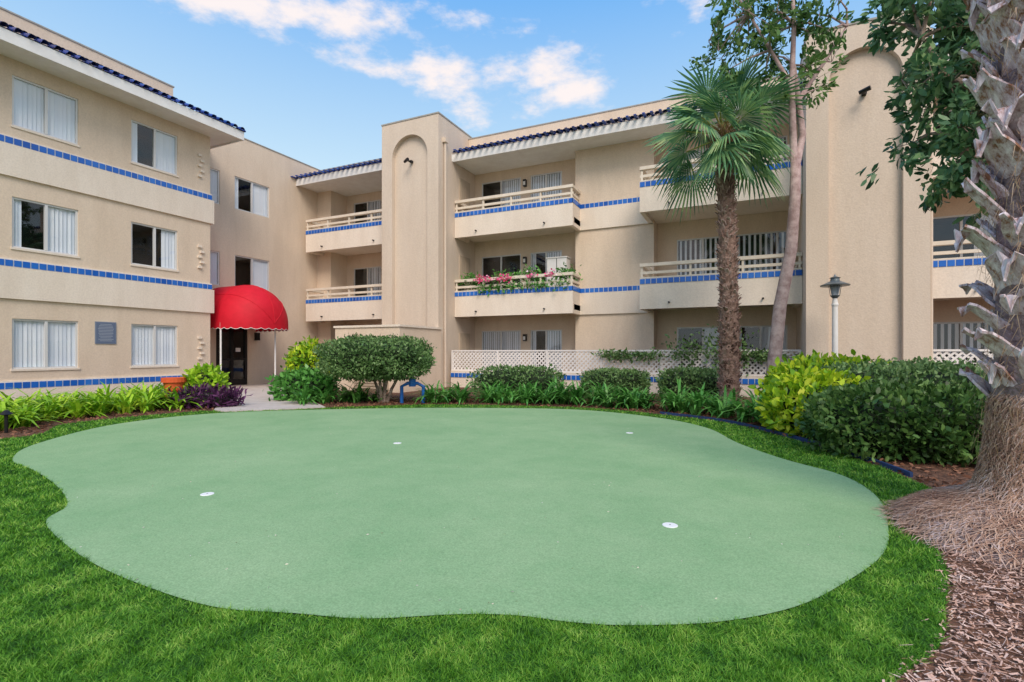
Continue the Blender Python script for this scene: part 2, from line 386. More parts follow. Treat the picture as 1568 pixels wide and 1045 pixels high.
def tower(u0,u1,v0,v1,zt,n0,n1,ztop,camz,zb=0):
    Wl=B['tower']; zs=ztop-(n1-n0)/2; r=(n1-n0)/2; c=(n0+n1)/2; dp=.18
    q=lambda a,b_,z0,z1: Wl.poly([(a,v0,z0),(b_,v0,z0),(b_,v0,z1),(a,v0,z1)])
    q(u0,n0,0,zt); q(n1,u1,0,zt)
    n=24; P=[(c-r*math.cos(math.pi*i/n),zs+r*math.sin(math.pi*i/n)) for i in range(n+1)]
    for i in range(n):
        (a,za),(b_,zb_)=P[i],P[i+1]
        Wl.poly([(a,v0,za),(b_,v0,zb_),(b_,v0,zt),(a,v0,zt)])
        Wl.poly([(a,v0,za),(b_,v0,zb_),(b_,v0+dp,zb_),(a,v0+dp,za)])
    Wl.poly([(n0,v0,zb),(n0,v0,zs),(n0,v0+dp,zs),(n0,v0+dp,zb)]); Wl.poly([(n1,v0,zb),(n1,v0,zs),(n1,v0+dp,zs),(n1,v0+dp,zb)])
    B['niche'].poly([(n0-.05,v0+dp,0),(n1+.05,v0+dp,0),(n1+.05,v0+dp,ztop+.1),(n0-.05,v0+dp,ztop+.1)])
    Wl.poly([(u0,v0,0),(u0,v1,0),(u0,v1,zt),(u0,v0,zt)]); Wl.poly([(u1,v0,0),(u1,v1,0),(u1,v1,zt),(u1,v0,zt)])
    Wl.poly([(u0,v1,8),(u1,v1,8),(u1,v1,zt),(u0,v1,zt)])
    B['roof_underlay'].box(u0-.02,u1+.02,v0-.02,v1+.02,zt,zt+.05)
    f=B['fixtures']; f.box(c-.05,c+.05,v0+.06,v0+dp,camz,camz+.08); f.bar((c-.02,v0+.1,camz+.03),(c+.0,v0-.18,camz),.04,.05); f.tube([(c-.14,v0-.1,camz-.02),(c+.08,v0-.2,camz+.02)],[.05,.06],8)
tower(-12.75,-10.2,15.6,18.32,9.9,-12.27,-10.68,9.35,8.35)
tower(1.29,3.85,15.15,18.32,9.45,1.79,3.33,8.85,7.7)
B['tower'].tube([(-10.13,15.95,0),(-10.13,15.95,9.0)],[.045,.045],8); B['tower'].box(-10.2,-10.05,15.85,16.05,8.95,9.12)
B['tower'].tube([(3.9,15.3,0),(3.9,15.3,9)],[.04,.04],8)
finish(B,root)
e=empty('balcony_storage_cabinet'); mb=MB(); mb.box(-6.75,-6.0,17.5,17.95,3.0,4.7); mb.box(-6.78,-5.97,17.47,17.98,4.7,4.74); mb.obj('cabinet',M['trim'],e); mb=MB(); mb.box(-6.385,-6.365,17.49,17.5,3.05,4.68); mb.obj('door_gap',M['black'],e)
# ------------------------------------------------------------ enclosure wall
ew=empty('utility_enclosure_wall'); mb=MB()
mb.box(-12.75,-10.07,13.18,13.38,0,2.1); mb.box(-10.27,-10.07,13.381,15.59,0,2.1); mb.box(-12.75,-12.55,13.381,15.59,0,2.1)
mb.obj('walls',M['stucco'],ew)
mb=MB(); mb.box(-12.79,-10.03,13.14,13.42,2.1,2.17); mb.box(-10.31,-10.03,13.421,15.59,2.1,2.17); mb.box(-12.79,-12.51,13.421,15.59,2.1,2.17)
mb.obj('coping',M['stucco_light'],ew)
mb=MB(); mb.box(-11.9,-10.5,13.13,13.18,.05,1.55)
for i in range(16): mb.box(-11.85,-10.55,13.10,13.13,.1+i*.09,.16+i*.09)
mb.obj('louvered_gate',M['door'],ew)
# ------------------------------------------------------------ patio wall + lattice
def lattice_fence(u0,u1,v,zt=1.36,zm=.66):
    e=empty('lattice_fence'); mb=MB(); mb.box(u0,u1,v,v+.15,0,zm-.05); mb.obj('low_wall',M['stucco_light'],e)
    b2=BD(); band(b2,TV(v),u0,u1,.36,0); b2['grout_strip'].obj('grout',M['grout'],e); b2['blue_tile_band'].obj('tiles',M['tile'],e)
    mb=MB(); mb.box(u0,u1,v+.04,v+.11,zt-.05,zt); mb.box(u0,u1,v+.03,v+.12,zm-.05,zm)
    n=int((u1-u0)/1.8)
    for i in range(n+1):
        x=u0+(u1-u0-.06)*i/n; mb.box(x,x+.06,v+.035,v+.115,zm,zt-.05)
    h=zt-.05-zm; st=.15; k=int((u1-u0+h)/st)
    for i in range(k):
        x=u0-h+i*st
        a0,a1=max(x,u0),min(x+h,u1)
        if a1>a0:
            mb.bar((a0,v+.065,zm+(a0-x)),(a1,v+.065,zm+(a1-x)),.008,.05)
            mb.bar((a0,v+.08,zt-.05-(a0-x)),(a1,v+.08,zt-.05-(a1-x)),.008,.05)
    mb.obj('lattice',M['lattice'],e)
lattice_fence(-10.05,1.27,16.2)
lattice_fence(3.9,9.5,15.7)
mb=MB(); mb.box(-17.4,-12.8,16.3,16.45,0,.9); e=empty('patio_wall'); mb.obj('wall',M['stucco_light'],e); b2=BD(); band(b2,TV(16.3),-17.4,-12.8,.38,0); b2['blue_tile_band'].obj('tiles',M['tile'],e); b2['grout_strip'].obj('grout',M['grout'],e)
# ------------------------------------------------------------ ground, lawn, putting green, path
def smooth(pts,n=6):
    out=[]; m=len(pts)
    for i in range(m):
        p0,p1,p2,p3=[np.array(pts[(i+k)%m]) for k in (-1,0,1,2)]
        for j in range(n):
            t=j/n; out.append(tuple(.5*((2*p1)+(-p0+p2)*t+(2*p0-5*p1+4*p2-p3)*t*t+(-p0+3*p1-3*p2+p3)*t**3)))
    return out
green=[(-6.0,6.15),(-6.68,7.24),(-7.03,9.2),(-6.07,10.8),(-3.31,11.6),(-.81,11.73),(1.4,11.4),(2.78,10.1),(3.29,8.72),(3.19,7.24),(3.26,6.15),(3.44,5.34),(3.23,4.52),(2.72,3.70),(2.33,3.23),(1.82,2.83),(1.42,2.58),(.98,2.44),(.54,2.41),(.27,2.44),(.02,2.5),(-.27,2.51),(-.705,2.47),(-1.07,2.52),(-1.49,2.58),(-1.97,2.79),(-2.49,3.08),(-3.02,3.45),(-3.55,3.9),(-3.75,4.32),(-4.41,4.95),(-5.22,5.58)]
lawn=[(-12,5.2),(-7.6,7.5),(-8.0,9.19),(-7.17,10.74),(-6.41,11.3),(-4.39,11.85),(-2.31,12.5),(-.86,12.5),(1.73,11.8),(3.03,10.6),(3.89,9.36),(4.13,7.79),(4.17,6.34),(4.03,5.13),(3.75,4.4),(3.15,3.95),(2.88,3.5),(2.55,3.0),(2.21,2.61),(1.88,2.25),(1.43,1.95),(1.1,1.5),(.9,.5),(1.2,-1.5),(0,-4),(-8,-4),(-13,0)]
green=smooth(green); lawn=smooth(lawn,6)
def poly_obj(name,pts,z,material):
    mb=MB(); mb.poly([(*W(*p),z) for p in pts]); return mb.obj(name,material)
M['soil']=mat('mulch_soil',(.07,.035,.022),(.24,.12,.075),rough=1,scale=14,detail=6,bump=1,bscale=30,bdist=.05)
mb=MB(); mb.poly([(-300,-300,0),(300,-300,0),(300,300,0),(-300,300,0)]); mb.obj('ground',M['soil'])
M['turf']=mat('turf_base',(.015,.07,.005),(.04,.15,.012),rough=.9,scale=3,bump=.8,bscale=150,bdist=.02)
poly_obj('lawn',lawn,.006,M['turf'])
m,nt,b=newmat('putting_turf'); N=nt.nodes;L=nt.links; tc=N.new('ShaderNodeTexCoord')
n1=N.new('ShaderNodeTexNoise'); n1.inputs['Scale'].default_value=.8; n1.inputs['Detail'].default_value=10; n1.inputs['Roughness'].default_value=.72
n2=N.new('ShaderNodeTexNoise'); n2.inputs['Scale'].default_value=110; n2.inputs['Detail'].default_value=3
for n in (n1,n2): L.new(tc.outputs['Object'],n.inputs['Vector'])
r=N.new('ShaderNodeValToRGB'); r.color_ramp.elements[0].position=.32; r.color_ramp.elements[0].color=(.215,.375,.185,1); r.color_ramp.elements[1].position=.68; r.color_ramp.elements[1].color=(.31,.45,.245,1)
L.new(n1.outputs['Fac'],r.inputs[0])
mr=N.new('ShaderNodeMapRange'); mr.inputs['From Min'].default_value=.3; mr.inputs['From Max'].default_value=.7; mr.inputs['To Min'].default_value=.8; mr.inputs['To Max'].default_value=1.2
L.new(n2.outputs['Fac'],mr.inputs[0])
mx=N.new('ShaderNodeMix'); mx.data_type='RGBA'; mx.blend_type='MULTIPLY'; mx.inputs[0].default_value=1; L.new(r.outputs[0],mx.inputs[6]); L.new(mr.outputs[0],mx.inputs[7]); L.new(mx.outputs[2],b.inputs['Base Color'])
b.inputs['Roughness'].default_value=.95; b.inputs['Specular IOR Level'].default_value=.1
poly_obj('putting_green',green,.014,m)
M['conc']=mat('concrete',(.58,.52,.48),(.48,.42,.39),rough=.9,scale=3,bump=.3,bscale=80)
mb=MB(); pth=[(-6.55,11.25),(-6.18,10.95),(-5.3,11.3),(-4.3,11.8),(-7.0,16.3),(-7.2,18.0),(-9.5,20.2),(-11.5,19.0),(-10.2,16.5),(-8.8,16.0)]
top=[(*W(*p),.03) for p in pth]; mb.poly(top)
for i in range(len(top)):
    a=top[i];c=top[(i+1)%len(top)]; mb.poly([a,c,(c[0],c[1],0),(a[0],a[1],0)])
mb.obj('concrete_path',M['conc'])
cupm=mat('white_cup',(.85,.85,.85),rough=.4); hole=mat('cup_dark',(.3,.3,.3))
for (X,D) in ((-2.75,4.62),(-1.61,7.19),(1.86,8.1),(1.17,3.79)):
    x,y=W(X,D); e=empty('golf_hole_cup'); mb=MB(); mb.lathe(x,y,[(.056,.014),(.056,.018),(.052,.020),(.0,.0202)],24); mb.obj('rim_and_cover',cupm,e)
    mb=MB(); mb.lathe(x,y,[(.008,.0204),(.008,.0212),(0,.0213)],10); mb.obj('finger_hole',hole,e)
edge=[(3.1,10.7),(3.95,9.42),(4.2,7.79),(4.24,6.34),(4.1,5.10),(3.8,4.45)]
es=smooth([(2.8,10.9)]+edge+[(3.5,4.2)],5)[5:-15]
mb=MB()
for a,c in zip(es[:-1],es[1:]):
    mb.bar((*W(*a),.025),(*W(*c),.025),.03,.05)
mb.obj('blue_garden_edging',mat('edging_blue',(.03,.06,.16),rough=.5))
# ------------------------------------------------------------ grass blades
def inpoly(P,poly):
    poly=np.array(poly); x,y=P[:,0],P[:,1]; ins=np.zeros(len(P),bool); j=len(poly)-1
    for i in range(len(poly)):
        xi,yi=poly[i]; xj,yj=poly[j]
        c=((yi>y)!=(yj>y))&(x<(xj-xi)*(y-yi)/(yj-yi+1e-12)+xi); ins^=c; j=i
    return ins
def toW(P): return np.stack([C25*P[:,0]-S25*P[:,1],S25*P[:,0]+C25*P[:,1]],1)
Nn=1150000
D=1.3*(13.2/1.3)**(rng.random(Nn)**1.25); X=(rng.random(Nn)*2.6-1.35)*D
P=np.stack([X,D],1); keep=inpoly(P,lawn)&~inpoly(P,green); P=P[keep]; D=P[:,1]
if len(P)>330000: P=P[:330000]; D=D[:330000]
n=len(P); w=toW(P); base=np.concatenate([w,np.full((n,1),.004)],1)
tuft=.75+.35*np.sin(w[:,0]*31+np.sin(w[:,1]*23)*2)*np.sin(w[:,1]*29+np.sin(w[:,0]*19)*2)
sc=np.clip(D/3,.75,3.2); h=(.014+.022*rng.random(n))*np.clip(sc,1,1.25)*tuft; bw=.0036*sc
ang=rng.random(n)*2*np.pi; side=np.stack([np.cos(ang),np.sin(ang),np.zeros(n)],1)*bw[:,None]
lean=rng.normal(size=(n,3))*.020; lean[:,2]=h
npmesh('grass',np.stack([base-side,base+side,base+lean],1),3,leafmat('grass_blade',[(.02,.095,.008),(.07,.24,.014),(.17,.41,.035),(.42,.62,.12)],rough=.6,trans=.25,nscale=5))
# ------------------------------------------------------------ plants
M['hedge']=leafmat('hedge_leaf',[(.02,.05,.012),(.055,.13,.028),(.11,.22,.05),(.22,.36,.10)],rough=.4,nscale=2)
M['hedge2']=leafmat('hedge_leaf_grey',[(.05,.10,.035),(.11,.21,.065),(.19,.32,.11),(.30,.44,.18)],rough=.42,nscale=2)
M['yel']=leafmat('variegated_leaf',[(.07,.2,.01),(.24,.46,.02),(.55,.70,.03),(.8,.82,.1)],rough=.45,nscale=3)
M['strap']=leafmat('strap_leaf',[(.04,.15,.025),(.10,.31,.055),(.19,.46,.10)],rough=.3)
M['strapy']=leafmat('strap_leaf_bright',[(.12,.33,.015),(.32,.58,.03),(.58,.76,.06)],rough=.38)
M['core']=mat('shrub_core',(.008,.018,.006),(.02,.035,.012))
M['bark']=mat('bark',(.2,.14,.11),(.4,.31,.25),rough=.95,scale=9,bump=1,bscale=25,bdist=.03)
M['barkp']=mat('pink_bark',(.30,.20,.19),(.54,.41,.39),rough=.9,scale=6,bump=.6,bscale=20,bdist=.02)
def shrubshape(dirs,s,ex,seed):
    q=(np.abs(dirs)**ex).sum(1)**(1/ex); p=dirs/q[:,None]
    a=np.arctan2(dirs[:,1],dirs[:,0])
    k=1+.05*np.sin(a*3+seed)+.045*np.sin(a*7+seed*2+dirs[:,2]*6)+.035*np.sin(dirs[:,2]*9+seed+a*4)+.02*np.sin(a*15+dirs[:,2]*13)
    return p*np.array(s)*k[:,None]
def shrub(name,X,D,zc,s,n=6000,leaf=.05,mk='hedge',ex=3,rot=0,aspect=.5,rag=.03):
    e=empty(name); x,y=W(X,D); seed=random.random()*6
    d=unit(rng.normal(size=(n,3))); p=shrubshape(d,s,ex,seed)*(1-.22*rng.random(n)[:,None]**2+rag*np.abs(rng.normal(size=(n,1))))
    ca,sa=math.cos(rot+R(25)),math.sin(rot+R(25))
    def rt(p): return np.stack([p[:,0]*ca-p[:,1]*sa+x,p[:,0]*sa+p[:,1]*ca+y,p[:,2]+zc],1)
    nrm=unit(d/np.array(s)); p=rt(p); nr=rt(nrm)-np.array([x,y,zc])
    ok=p[:,2]>.03; p=p[ok]; nr=nr[ok]
    dr=nr*.5+rng.normal(size=p.shape)*.7; dr[:,2]+=.3
    npmesh('leaves',leafpolys(p,dr,leaf*(.6+.7*rng.random(len(p))),aspect),6,M[mk],e)
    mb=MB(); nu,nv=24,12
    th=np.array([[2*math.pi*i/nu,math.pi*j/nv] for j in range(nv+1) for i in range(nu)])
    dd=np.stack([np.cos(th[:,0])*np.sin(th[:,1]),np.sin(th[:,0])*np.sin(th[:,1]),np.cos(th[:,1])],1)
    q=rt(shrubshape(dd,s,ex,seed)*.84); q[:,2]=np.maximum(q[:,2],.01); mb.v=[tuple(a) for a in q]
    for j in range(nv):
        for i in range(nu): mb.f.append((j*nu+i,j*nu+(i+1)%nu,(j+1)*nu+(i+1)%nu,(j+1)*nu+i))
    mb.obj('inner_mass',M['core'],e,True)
    return e
e=shrub('topiary_bush',-3.45,13.1,1.13,(1.27,.95,.5),13000,.075,'hedge2',3.0,rag=.05)
mb=MB(); x,y=W(-3.3,13.1)
for (a,b_) in ((-.25,.0),(-.05,.1),(.15,-.05),(.3,.08),(.05,-.15)):
    mb.tube([(x+a*.35,y+b_*.3,0),(x+a*.7,y+b_,.35),(x+a*1.6,y+b_*1.5,.8)],[.05,.04,.03],7)
mb.obj('stems',M['bark'],e)
shrub('box_hedge',5.1,6.5,.38,(1.05,.8,.42),11000,.085,'hedge',3.4,rot=-.35,rag=.07)
shrub('box_hedge',6.3,8.2,.48,(1.3,.9,.56),10000,.08,'hedge2',3.4,rot=-.2,rag=.06)
shrub('box_hedge',7.7,9.7,.48,(1.5,.9,.58),7000,.08,'hedge2',3.2,rag=.05)
shrub('variegated_shrub',4.8,8.1,.42,(.62,.6,.46),2600,.14,'yel',2.4,rot=.3,rag=.1)
shrub('variegated_shrub',6.0,9.7,.55,(1.1,.6,.56),3000,.14,'yel',2.4,rag=.08)
for (X,Dd,sx,sz) in ((.15,14.0,1.15,.40),(2.75,13.8,.8,.34),(4.6,13.0,.75,.38)):
    shrub('box_hedge',X,Dd,.44,(sx,.5,sz),4500,.08,'hedge2',4,rot=-.3,rag=.06)
shrub('variegated_shrub',-5.75,14.6,.85,(.55,.5,.62),1700,.14,'yel',2.2,rag=.12)
shrub('garden_shrub',-5.5,13.6,.35,(.65,.4,.35),1100,.16,'strap',2.4,rag=.2)
shrub('potted_shrub',-7.75,12.9,.45,(.42,.4,.4),1000,.14,'strapy',2.2,rag=.12)
M['purple']=leafmat('purple_leaf',[(.03,.01,.03),(.12,.035,.11),(.27,.10,.25)])
shrub('purple_groundcover',-7.1,12.0,.17,(.6,.35,.2),1100,.17,'purple',2.2,aspect=.25,rag=.2)
e=empty('terracotta_pot'); mb=MB(); x,y=W(-8.25,12.5); mb.lathe(x,y,[(.16,0),(.23,.56),(.27,.56),(.27,.67),(.23,.67),(.2,.6),(0,.6)],20); mb.obj('pot',mat('terracotta',(.75,.13,.04),(.62,.10,.03)),e,False)
def straps(name,pts,mk,n=34,L=.55,w=.028):
    polys=[]
    for (X,D_) in pts:
        x,y=W(X,D_); k=n+random.randint(-6,6); sc=random.uniform(.75,1.15)
        for i in range(k):
            a=random.random()*2*math.pi; l=L*sc*random.uniform(.65,1.1); el=random.uniform(.6,1.5)
            dx,dy=math.cos(a),math.sin(a); px,py=-dy,dx; ww=w*random.uniform(.8,1.2)
            P_=[]; bx,by=x+random.gauss(0,.05),y+random.gauss(0,.05); r0=0;z=0;e_=el
            for s_ in range(5):
                P_.append((bx+dx*r0,by+dy*r0,z)); r0+=l/4*math.cos(e_); z+=l/4*math.sin(e_); e_-=random.uniform(.25,.6)
                z=max(z,.01)
            wd=[ww*.6,ww,ww,ww*.8,.002]
            for s_ in range(4):
                a0,a1=P_[s_],P_[s_+1]
                polys.append(((a0[0]-px*wd[s_],a0[1]-py*wd[s_],a0[2]),(a0[0]+px*wd[s_],a0[1]+py*wd[s_],a0[2]),(a1[0]+px*wd[s_+1],a1[1]+py*wd[s_+1],a1[2]),(a1[0]-px*wd[s_+1],a1[1]-py*wd[s_+1],a1[2])))
    return npmesh(name,np.array(polys),4,M[mk])
def along(path,step,rows,gap):
    out=[]
    for (p,q) in zip(path[:-1],path[1:]):
        p=np.array(p);q=np.array(q);l=np.linalg.norm(q-p);t=(q-p)/l; nrm=np.array([-t[1],t[0]])
        for i in range(int(l/step)):
            for r_ in range(rows):
                c=p+t*(i+.5)*step+nrm*(r_*gap+.1)+rng.normal(size=2)*.08; out.append(tuple(c))
    return out
straps('agapanthus_border',along([(-2.3,12.85),(-.8,12.95),(1.8,12.35),(3.2,11.15),(4.25,9.8),(4.6,8.4)],.38,2,.44),'strap',n=34,L=.9,w=.026)
straps('agapanthus_border',along([(-11.5,6.7),(-8.3,8.3),(-8.5,9.6),(-7.9,11.2),(-7.5,11.8)],.34,5,.42),'strapy',L=.8,n=30,w=.028)
straps('agapanthus_border',along([(-5.2,12.5),(-4.4,13.0),(-3.0,13.1)],.36,2,.4),'strap',L=.7)
straps('agapanthus_border',along([(-8.4,12.7),(-9.6,14.2)],.4,3,.4),'strap',L=.65)
straps('agapanthus_border',along([(4.65,8.6),(4.8,7.4)],.3,2,.35),'strap',L=.75)
# ------------------------------------------------------------ fan palm
def palm(X,D_,ztop,n=32,LR=1.05):
    e=empty('fan_palm_tree'); x,y=W(X,D_); mb=MB()
    pts=[];rad=[]; k=60
    for i in range(k+1):
        t=i/k; z=ztop*t; pts.append((x-.14*t+.05*math.sin(t*3),y+.02,z)); rad.append((.21-.05*t+(.05 if t<.05 else 0))*(1+.05*(i%2)+.03*math.sin(i*1.7)))
    mb.tube(pts,rad,14); mb.obj('trunk',mat('palm_bark',(.13,.075,.055),(.33,.22,.18),rough=.95,scale=9,bump=1,bscale=25,bdist=.03),e)
    mb=MB(); tx,ty,_=pts[-1]
    for i in range(1300):
        t=random.uniform(.04,1); z=ztop*t; a=random.random()*6.28; r0=.20-.045*t
        bx=x-.14*t+.05*math.sin(t*3)
        p=Vector((bx+math.cos(a)*r0,y+.02+math.sin(a)*r0,z)); q=p+Vector((math.cos(a)*.05+random.gauss(0,.025),math.sin(a)*.05+random.gauss(0,.025),random.uniform(.03,.11)))
        mb.bar(p,q,random.uniform(.015,.05),.012)
    mb.obj('leaf_bases',leafmat('palm_boots',[(.12,.06,.05),(.30,.19,.16),(.52,.40,.36)],rough=.9,trans=0),e)
    tri=[]; pet=MB()
    for i in range(n):
        f=i/n; az=i*2.39996+random.uniform(-.3,.3); el=R(84)-f*R(125)+random.uniform(-.12,.12)
        plen=random.uniform(.6,.95)
        d=Vector((math.cos(az)*math.cos(el),math.sin(az)*math.cos(el),math.sin(el)))
        b0=Vector((tx,ty,ztop-.05+.2*(1-f))); p=b0+d*plen; p.z-=.08*plen
        pet.bar(b0,p,.03,.015)
        d2=(d-Vector((0,0,.22))).normalized(); side=d2.cross(Vector((0,0,1)))
        if side.length<.1: side=Vector((1,0,0))
        side.normalize(); tw=random.uniform(-.7,.7); nrm=side.cross(d2).normalized(); side,nrm=(side*math.cos(tw)+nrm*math.sin(tw)),(nrm*math.cos(tw)-side*math.sin(tw)); L=LR*random.uniform(.75,1.05)*(.75 if f<.15 else 1)
        ns=26; half=R(104)*(1 if f>.12 else .5)
        for s_ in range(ns):
            a=-half+2*half*(s_+.5)/ns; da=half/ns*.85
            ll=L*(1-.25*(abs(a)/R(108))**2)*random.uniform(.9,1.04)
            def pt(r_,aa,drop,pl=0):
                v=p+(d2*math.cos(aa)+side*math.sin(aa))*r_+nrm*(-abs(math.sin(aa))*r_*.25+pl); v.z-=drop; return tuple(v)
            r1=ll*.5; dp=ll*.08
            A=pt(.02,a,0)
            tri.append((A,pt(r1,a-da,dp*.4),pt(r1*1.02,a,dp*.4,.03),A))
            tri.append((A,pt(r1*1.02,a,dp*.4,.03),pt(r1,a+da,dp*.4),A))
            dr=random.uniform(.02,.18)*ll+(.12*ll if f>.6 else 0)
            mid=pt(ll*.8,a,dp+dr*.35,.01); wv_=.42*da
            tri.append((pt(r1,a-da,dp*.4),pt(r1*1.02,a,dp*.4,.03),mid,pt(ll*.78,a-wv_,dp+dr*.35)))
            tri.append((pt(r1*1.02,a,dp*.4,.03),pt(r1,a+da,dp*.4),pt(ll*.78,a+wv_,dp+dr*.35),mid))
            tri.append((pt(ll*.78,a-wv_,dp+dr*.35),mid,pt(ll*.78,a+wv_,dp+dr*.35),pt(ll,a,dp+dr)))
    npmesh('fronds',np.array(tri),4,leafmat('palm_frond',[(.05,.16,.08),(.13,.30,.15),(.26,.46,.20),(.50,.68,.28)],rough=.3,trans=.35,nscale=2.5),e)
    pet.obj('petioles',mat('petiole',(.35,.4,.1)),e)
    st=[]
    for i in range(1300):
        a=random.random()*6.28; z=ztop+random.uniform(-.4,.3); r_=.16+random.random()*.1
        p=Vector((tx+math.cos(a)*r_,ty+math.sin(a)*r_,z)); q=p+Vector((math.cos(a)*.14,math.sin(a)*.14,random.uniform(-.25,.12)))
        s_=Vector((-math.sin(a),math.cos(a),0))*.009
        st.append((tuple(p-s_),tuple(p+s_),tuple(q)))
    npmesh('fibres',np.array(st),3,leafmat('palm_fibre',[(.10,.05,.02),(.28,.15,.07),(.45,.28,.15)],trans=0),e)
palm(4.88,11.5,6.15)
# ------------------------------------------------------------ broadleaf trees
def broadleaf(name,trunk,branches,clusters,leaf,nl,mk,barkm,spread=.35,droop=0.):
    e=empty(name); mb=MB()
    for pts,rad in [trunk]+branches: mb.tube([(*W(p[0],p[1]),p[2]) for p in pts],rad,9)
    allp=[];alld=[]
    for (X,D_,z,s) in clusters:
        x,y=W(X,D_)
        src=min([p for pts,_ in [trunk]+branches for p in pts[1:]],key=lambda p:(p[0]-X)**2+(p[1]-D_)**2+(p[2]-z)**2)
        sx,sy=W(src[0],src[1]); mb.tube([(sx,sy,src[2]),((sx+x)/2+random.gauss(0,.05),(sy+y)/2,(src[2]+z)/2+.05),(x,y,z)],[.03,.02,.008],5)
        k=int(nl*s/spread)
        tw=rng.normal(size=(max(4,k//14),3))*s*.75
        idx=rng.integers(0,len(tw),k); c=tw[idx]+rng.normal(size=(k,3))*s*.22
        allp.append(c+np.array([x,y,z])); dd=unit(rng.normal(size=(k,3))+tw[idx]*1.2/s); dd[:,2]-=droop; alld.append(dd)
        for t in tw[::2]: mb.tube([(x,y,z),(x+t[0],y+t[1],z+t[2])],[.008,.003],4,False)
    p=np.concatenate(allp); d=np.concatenate(alld)
    mb.obj('trunk_and_limbs',barkm,e,True)
    npmesh('leaves',leafpolys(p,d,leaf*(.6+.7*rng.random(len(p))),.38),6,mk,e)
    return e
lf1=leafmat('tree_leaf',[(.03,.08,.02),(.07,.17,.04),(.15,.29,.08),(.32,.46,.15)],rough=.4,trans=.35)
lf2=leafmat('tree_leaf_broad',[(.04,.10,.055),(.09,.21,.10),(.17,.33,.15),(.34,.50,.22)],rough=.3,trans=.35,nscale=2)
tr=([(5.55,11,0),(5.62,11,.9),(5.76,11,2.27),(6.0,11,3.5),(6.08,11,4.6),(6.1,11,5.3)],[.17,.14,.13,.12,.11,.10])
br=[([(6.1,11,5.3),(6.3,11.1,6.0),(6.15,11,6.7),(6.0,10.9,7.4)],[.09,.075,.06,.04]),
    ([(6.08,11,5.0),(5.98,10.9,6.0),(5.9,10.8,6.9),(5.95,10.8,8.2),(5.9,10.8,9.2)],[.08,.07,.06,.045,.03]),
    ([(5.9,10.8,6.9),(5.4,10.7,7.6),(4.9,10.6,8.3)],[.045,.035,.02]),
    ([(6.15,11,6.7),(6.7,11,7.5),(7.2,11,8.3)],[.05,.035,.02])]
cl=[]
for i in range(34):
    X=random.uniform(4.2,6.9); z=random.uniform(7.3,9.6)
    if X<4.9 and z<7.8: z+=.6
    cl.append((X,random.uniform(10.2,11.8),z,random.uniform(.2,.34)))
for (X,z) in ((4.6,7.3),(5.4,7.2),(5.9,7.0),(6.3,7.3),(6.5,6.9),(4.4,7.7)): cl.append((X,10.9,z,.2))
broadleaf('slim_tree',tr,br,cl,.15,110,lf1,M['barkp'])
tr=([(6.9,6.6,0),(6.85,6.6,1.5),(6.75,6.6,3.2),(6.6,6.6,4.4)],[.15,.13,.12,.1])
br=[([(6.6,6.6,4.4),(5.9,6.9,5.0),(5.6,7.0,5.6)],[.06,.04,.02]),([(6.7,6.6,3.4),(6.2,6.9,4.0),(5.9,7,4.3)],[.05,.035,.018]),([(6.6,6.6,4.4),(6.5,6.6,5.6),(6.3,6.6,6.6)],[.09,.06,.03])]
cl=[]
for i in range(72):
    z=random.uniform(3.6,6.6)
    xmin=5.35+max(0,(5.2-z))*.42; X=random.uniform(xmin,7.4); cl.append((X,random.uniform(6.6,7.6),z,random.uniform(.18,.29)))
broadleaf('broadleaf_tree',tr,br,cl,.16,180,lf2,M['bark'],droop=.3)
# ------------------------------------------------------------ big palm trunk
e=empty('palm_tree_trunk'); cx,cy=W(3.74,3.55); mb=MB()
prof=[(.90,0),(.87,.05),(.80,.11),(.68,.17),(.53,.22),(.42,.27),(.37,.38),(.34,.6),(.315,.85),(.29,1.3),(.27,3),(.26,7)]
mb.lathe(cx,cy,prof,40)
core=mat('palm_core',(.16,.11,.11),(.34,.26,.26),rough=1,scale=12,bump=1,bscale=40,bdist=.03); mb.obj('core',core,e,True)
mbb=MB(); z=.74; i=0
while z<6.8:
    a=i*2.39996+random.uniform(-.25,.25); i+=1; z+=.036+random.uniform(-.01,.01)
    r0=.25; wd=random.uniform(.12,.20); ln=random.uniform(.24,.44); out=random.uniform(.08,.22)
    ca,sa=math.cos(a),math.sin(a)
    rows_=[]; nr=7; bend=random.uniform(-.1,.1); nd=random.uniform(.04,.2); tipx=random.uniform(-.5,.5)
    for j in range(nr):
        t=j/(nr-1); w_=wd*(1-.45*t)*(1+.12*math.sin(t*9+i)); rr=r0+out*(t**1.5)+.02*math.sin(t*3.1); zz=z+ln*(t-.15*t*t)
        row=[]
        for q_ in range(7):
            k_=(q_-3)/3
            cup=-.05*abs(k_)**2+.08*t*abs(k_)
            o=w_*k_+bend*t; rad_=rr+cup+random.uniform(-.005,.005)
            jag=0
            if j==nr-1: jag=-nd*max(0,1-abs(k_-tipx)*1.6)+random.uniform(-.05,.04)
            row.append((cx+ca*rad_-sa*o,cy+sa*rad_+ca*o,zz+jag))
        rows_.append(row)
    for j in range(nr-1):
        for k_ in range(6):
            mbb.poly([rows_[j][k_],rows_[j][k_+1],rows_[j+1][k_+1],rows_[j+1][k_]])
m,nt,b=newmat('palm_boot'); N=nt.nodes;L=nt.links; tc=N.new('ShaderNodeTexCoord'); mp=N.new('ShaderNodeMapping'); mp.inputs['Scale'].default_value=(1,1,.3); L.new(tc.outputs['Object'],mp.inputs[0])
n1=N.new('ShaderNodeTexNoise'); n1.inputs['Scale'].default_value=16; n1.inputs['Detail'].default_value=6; n1.inputs['Roughness'].default_value=.72; L.new(mp.outputs[0],n1.inputs['Vector'])
r=N.new('ShaderNodeValToRGB'); cr=r.color_ramp; cr.elements.new(.5)
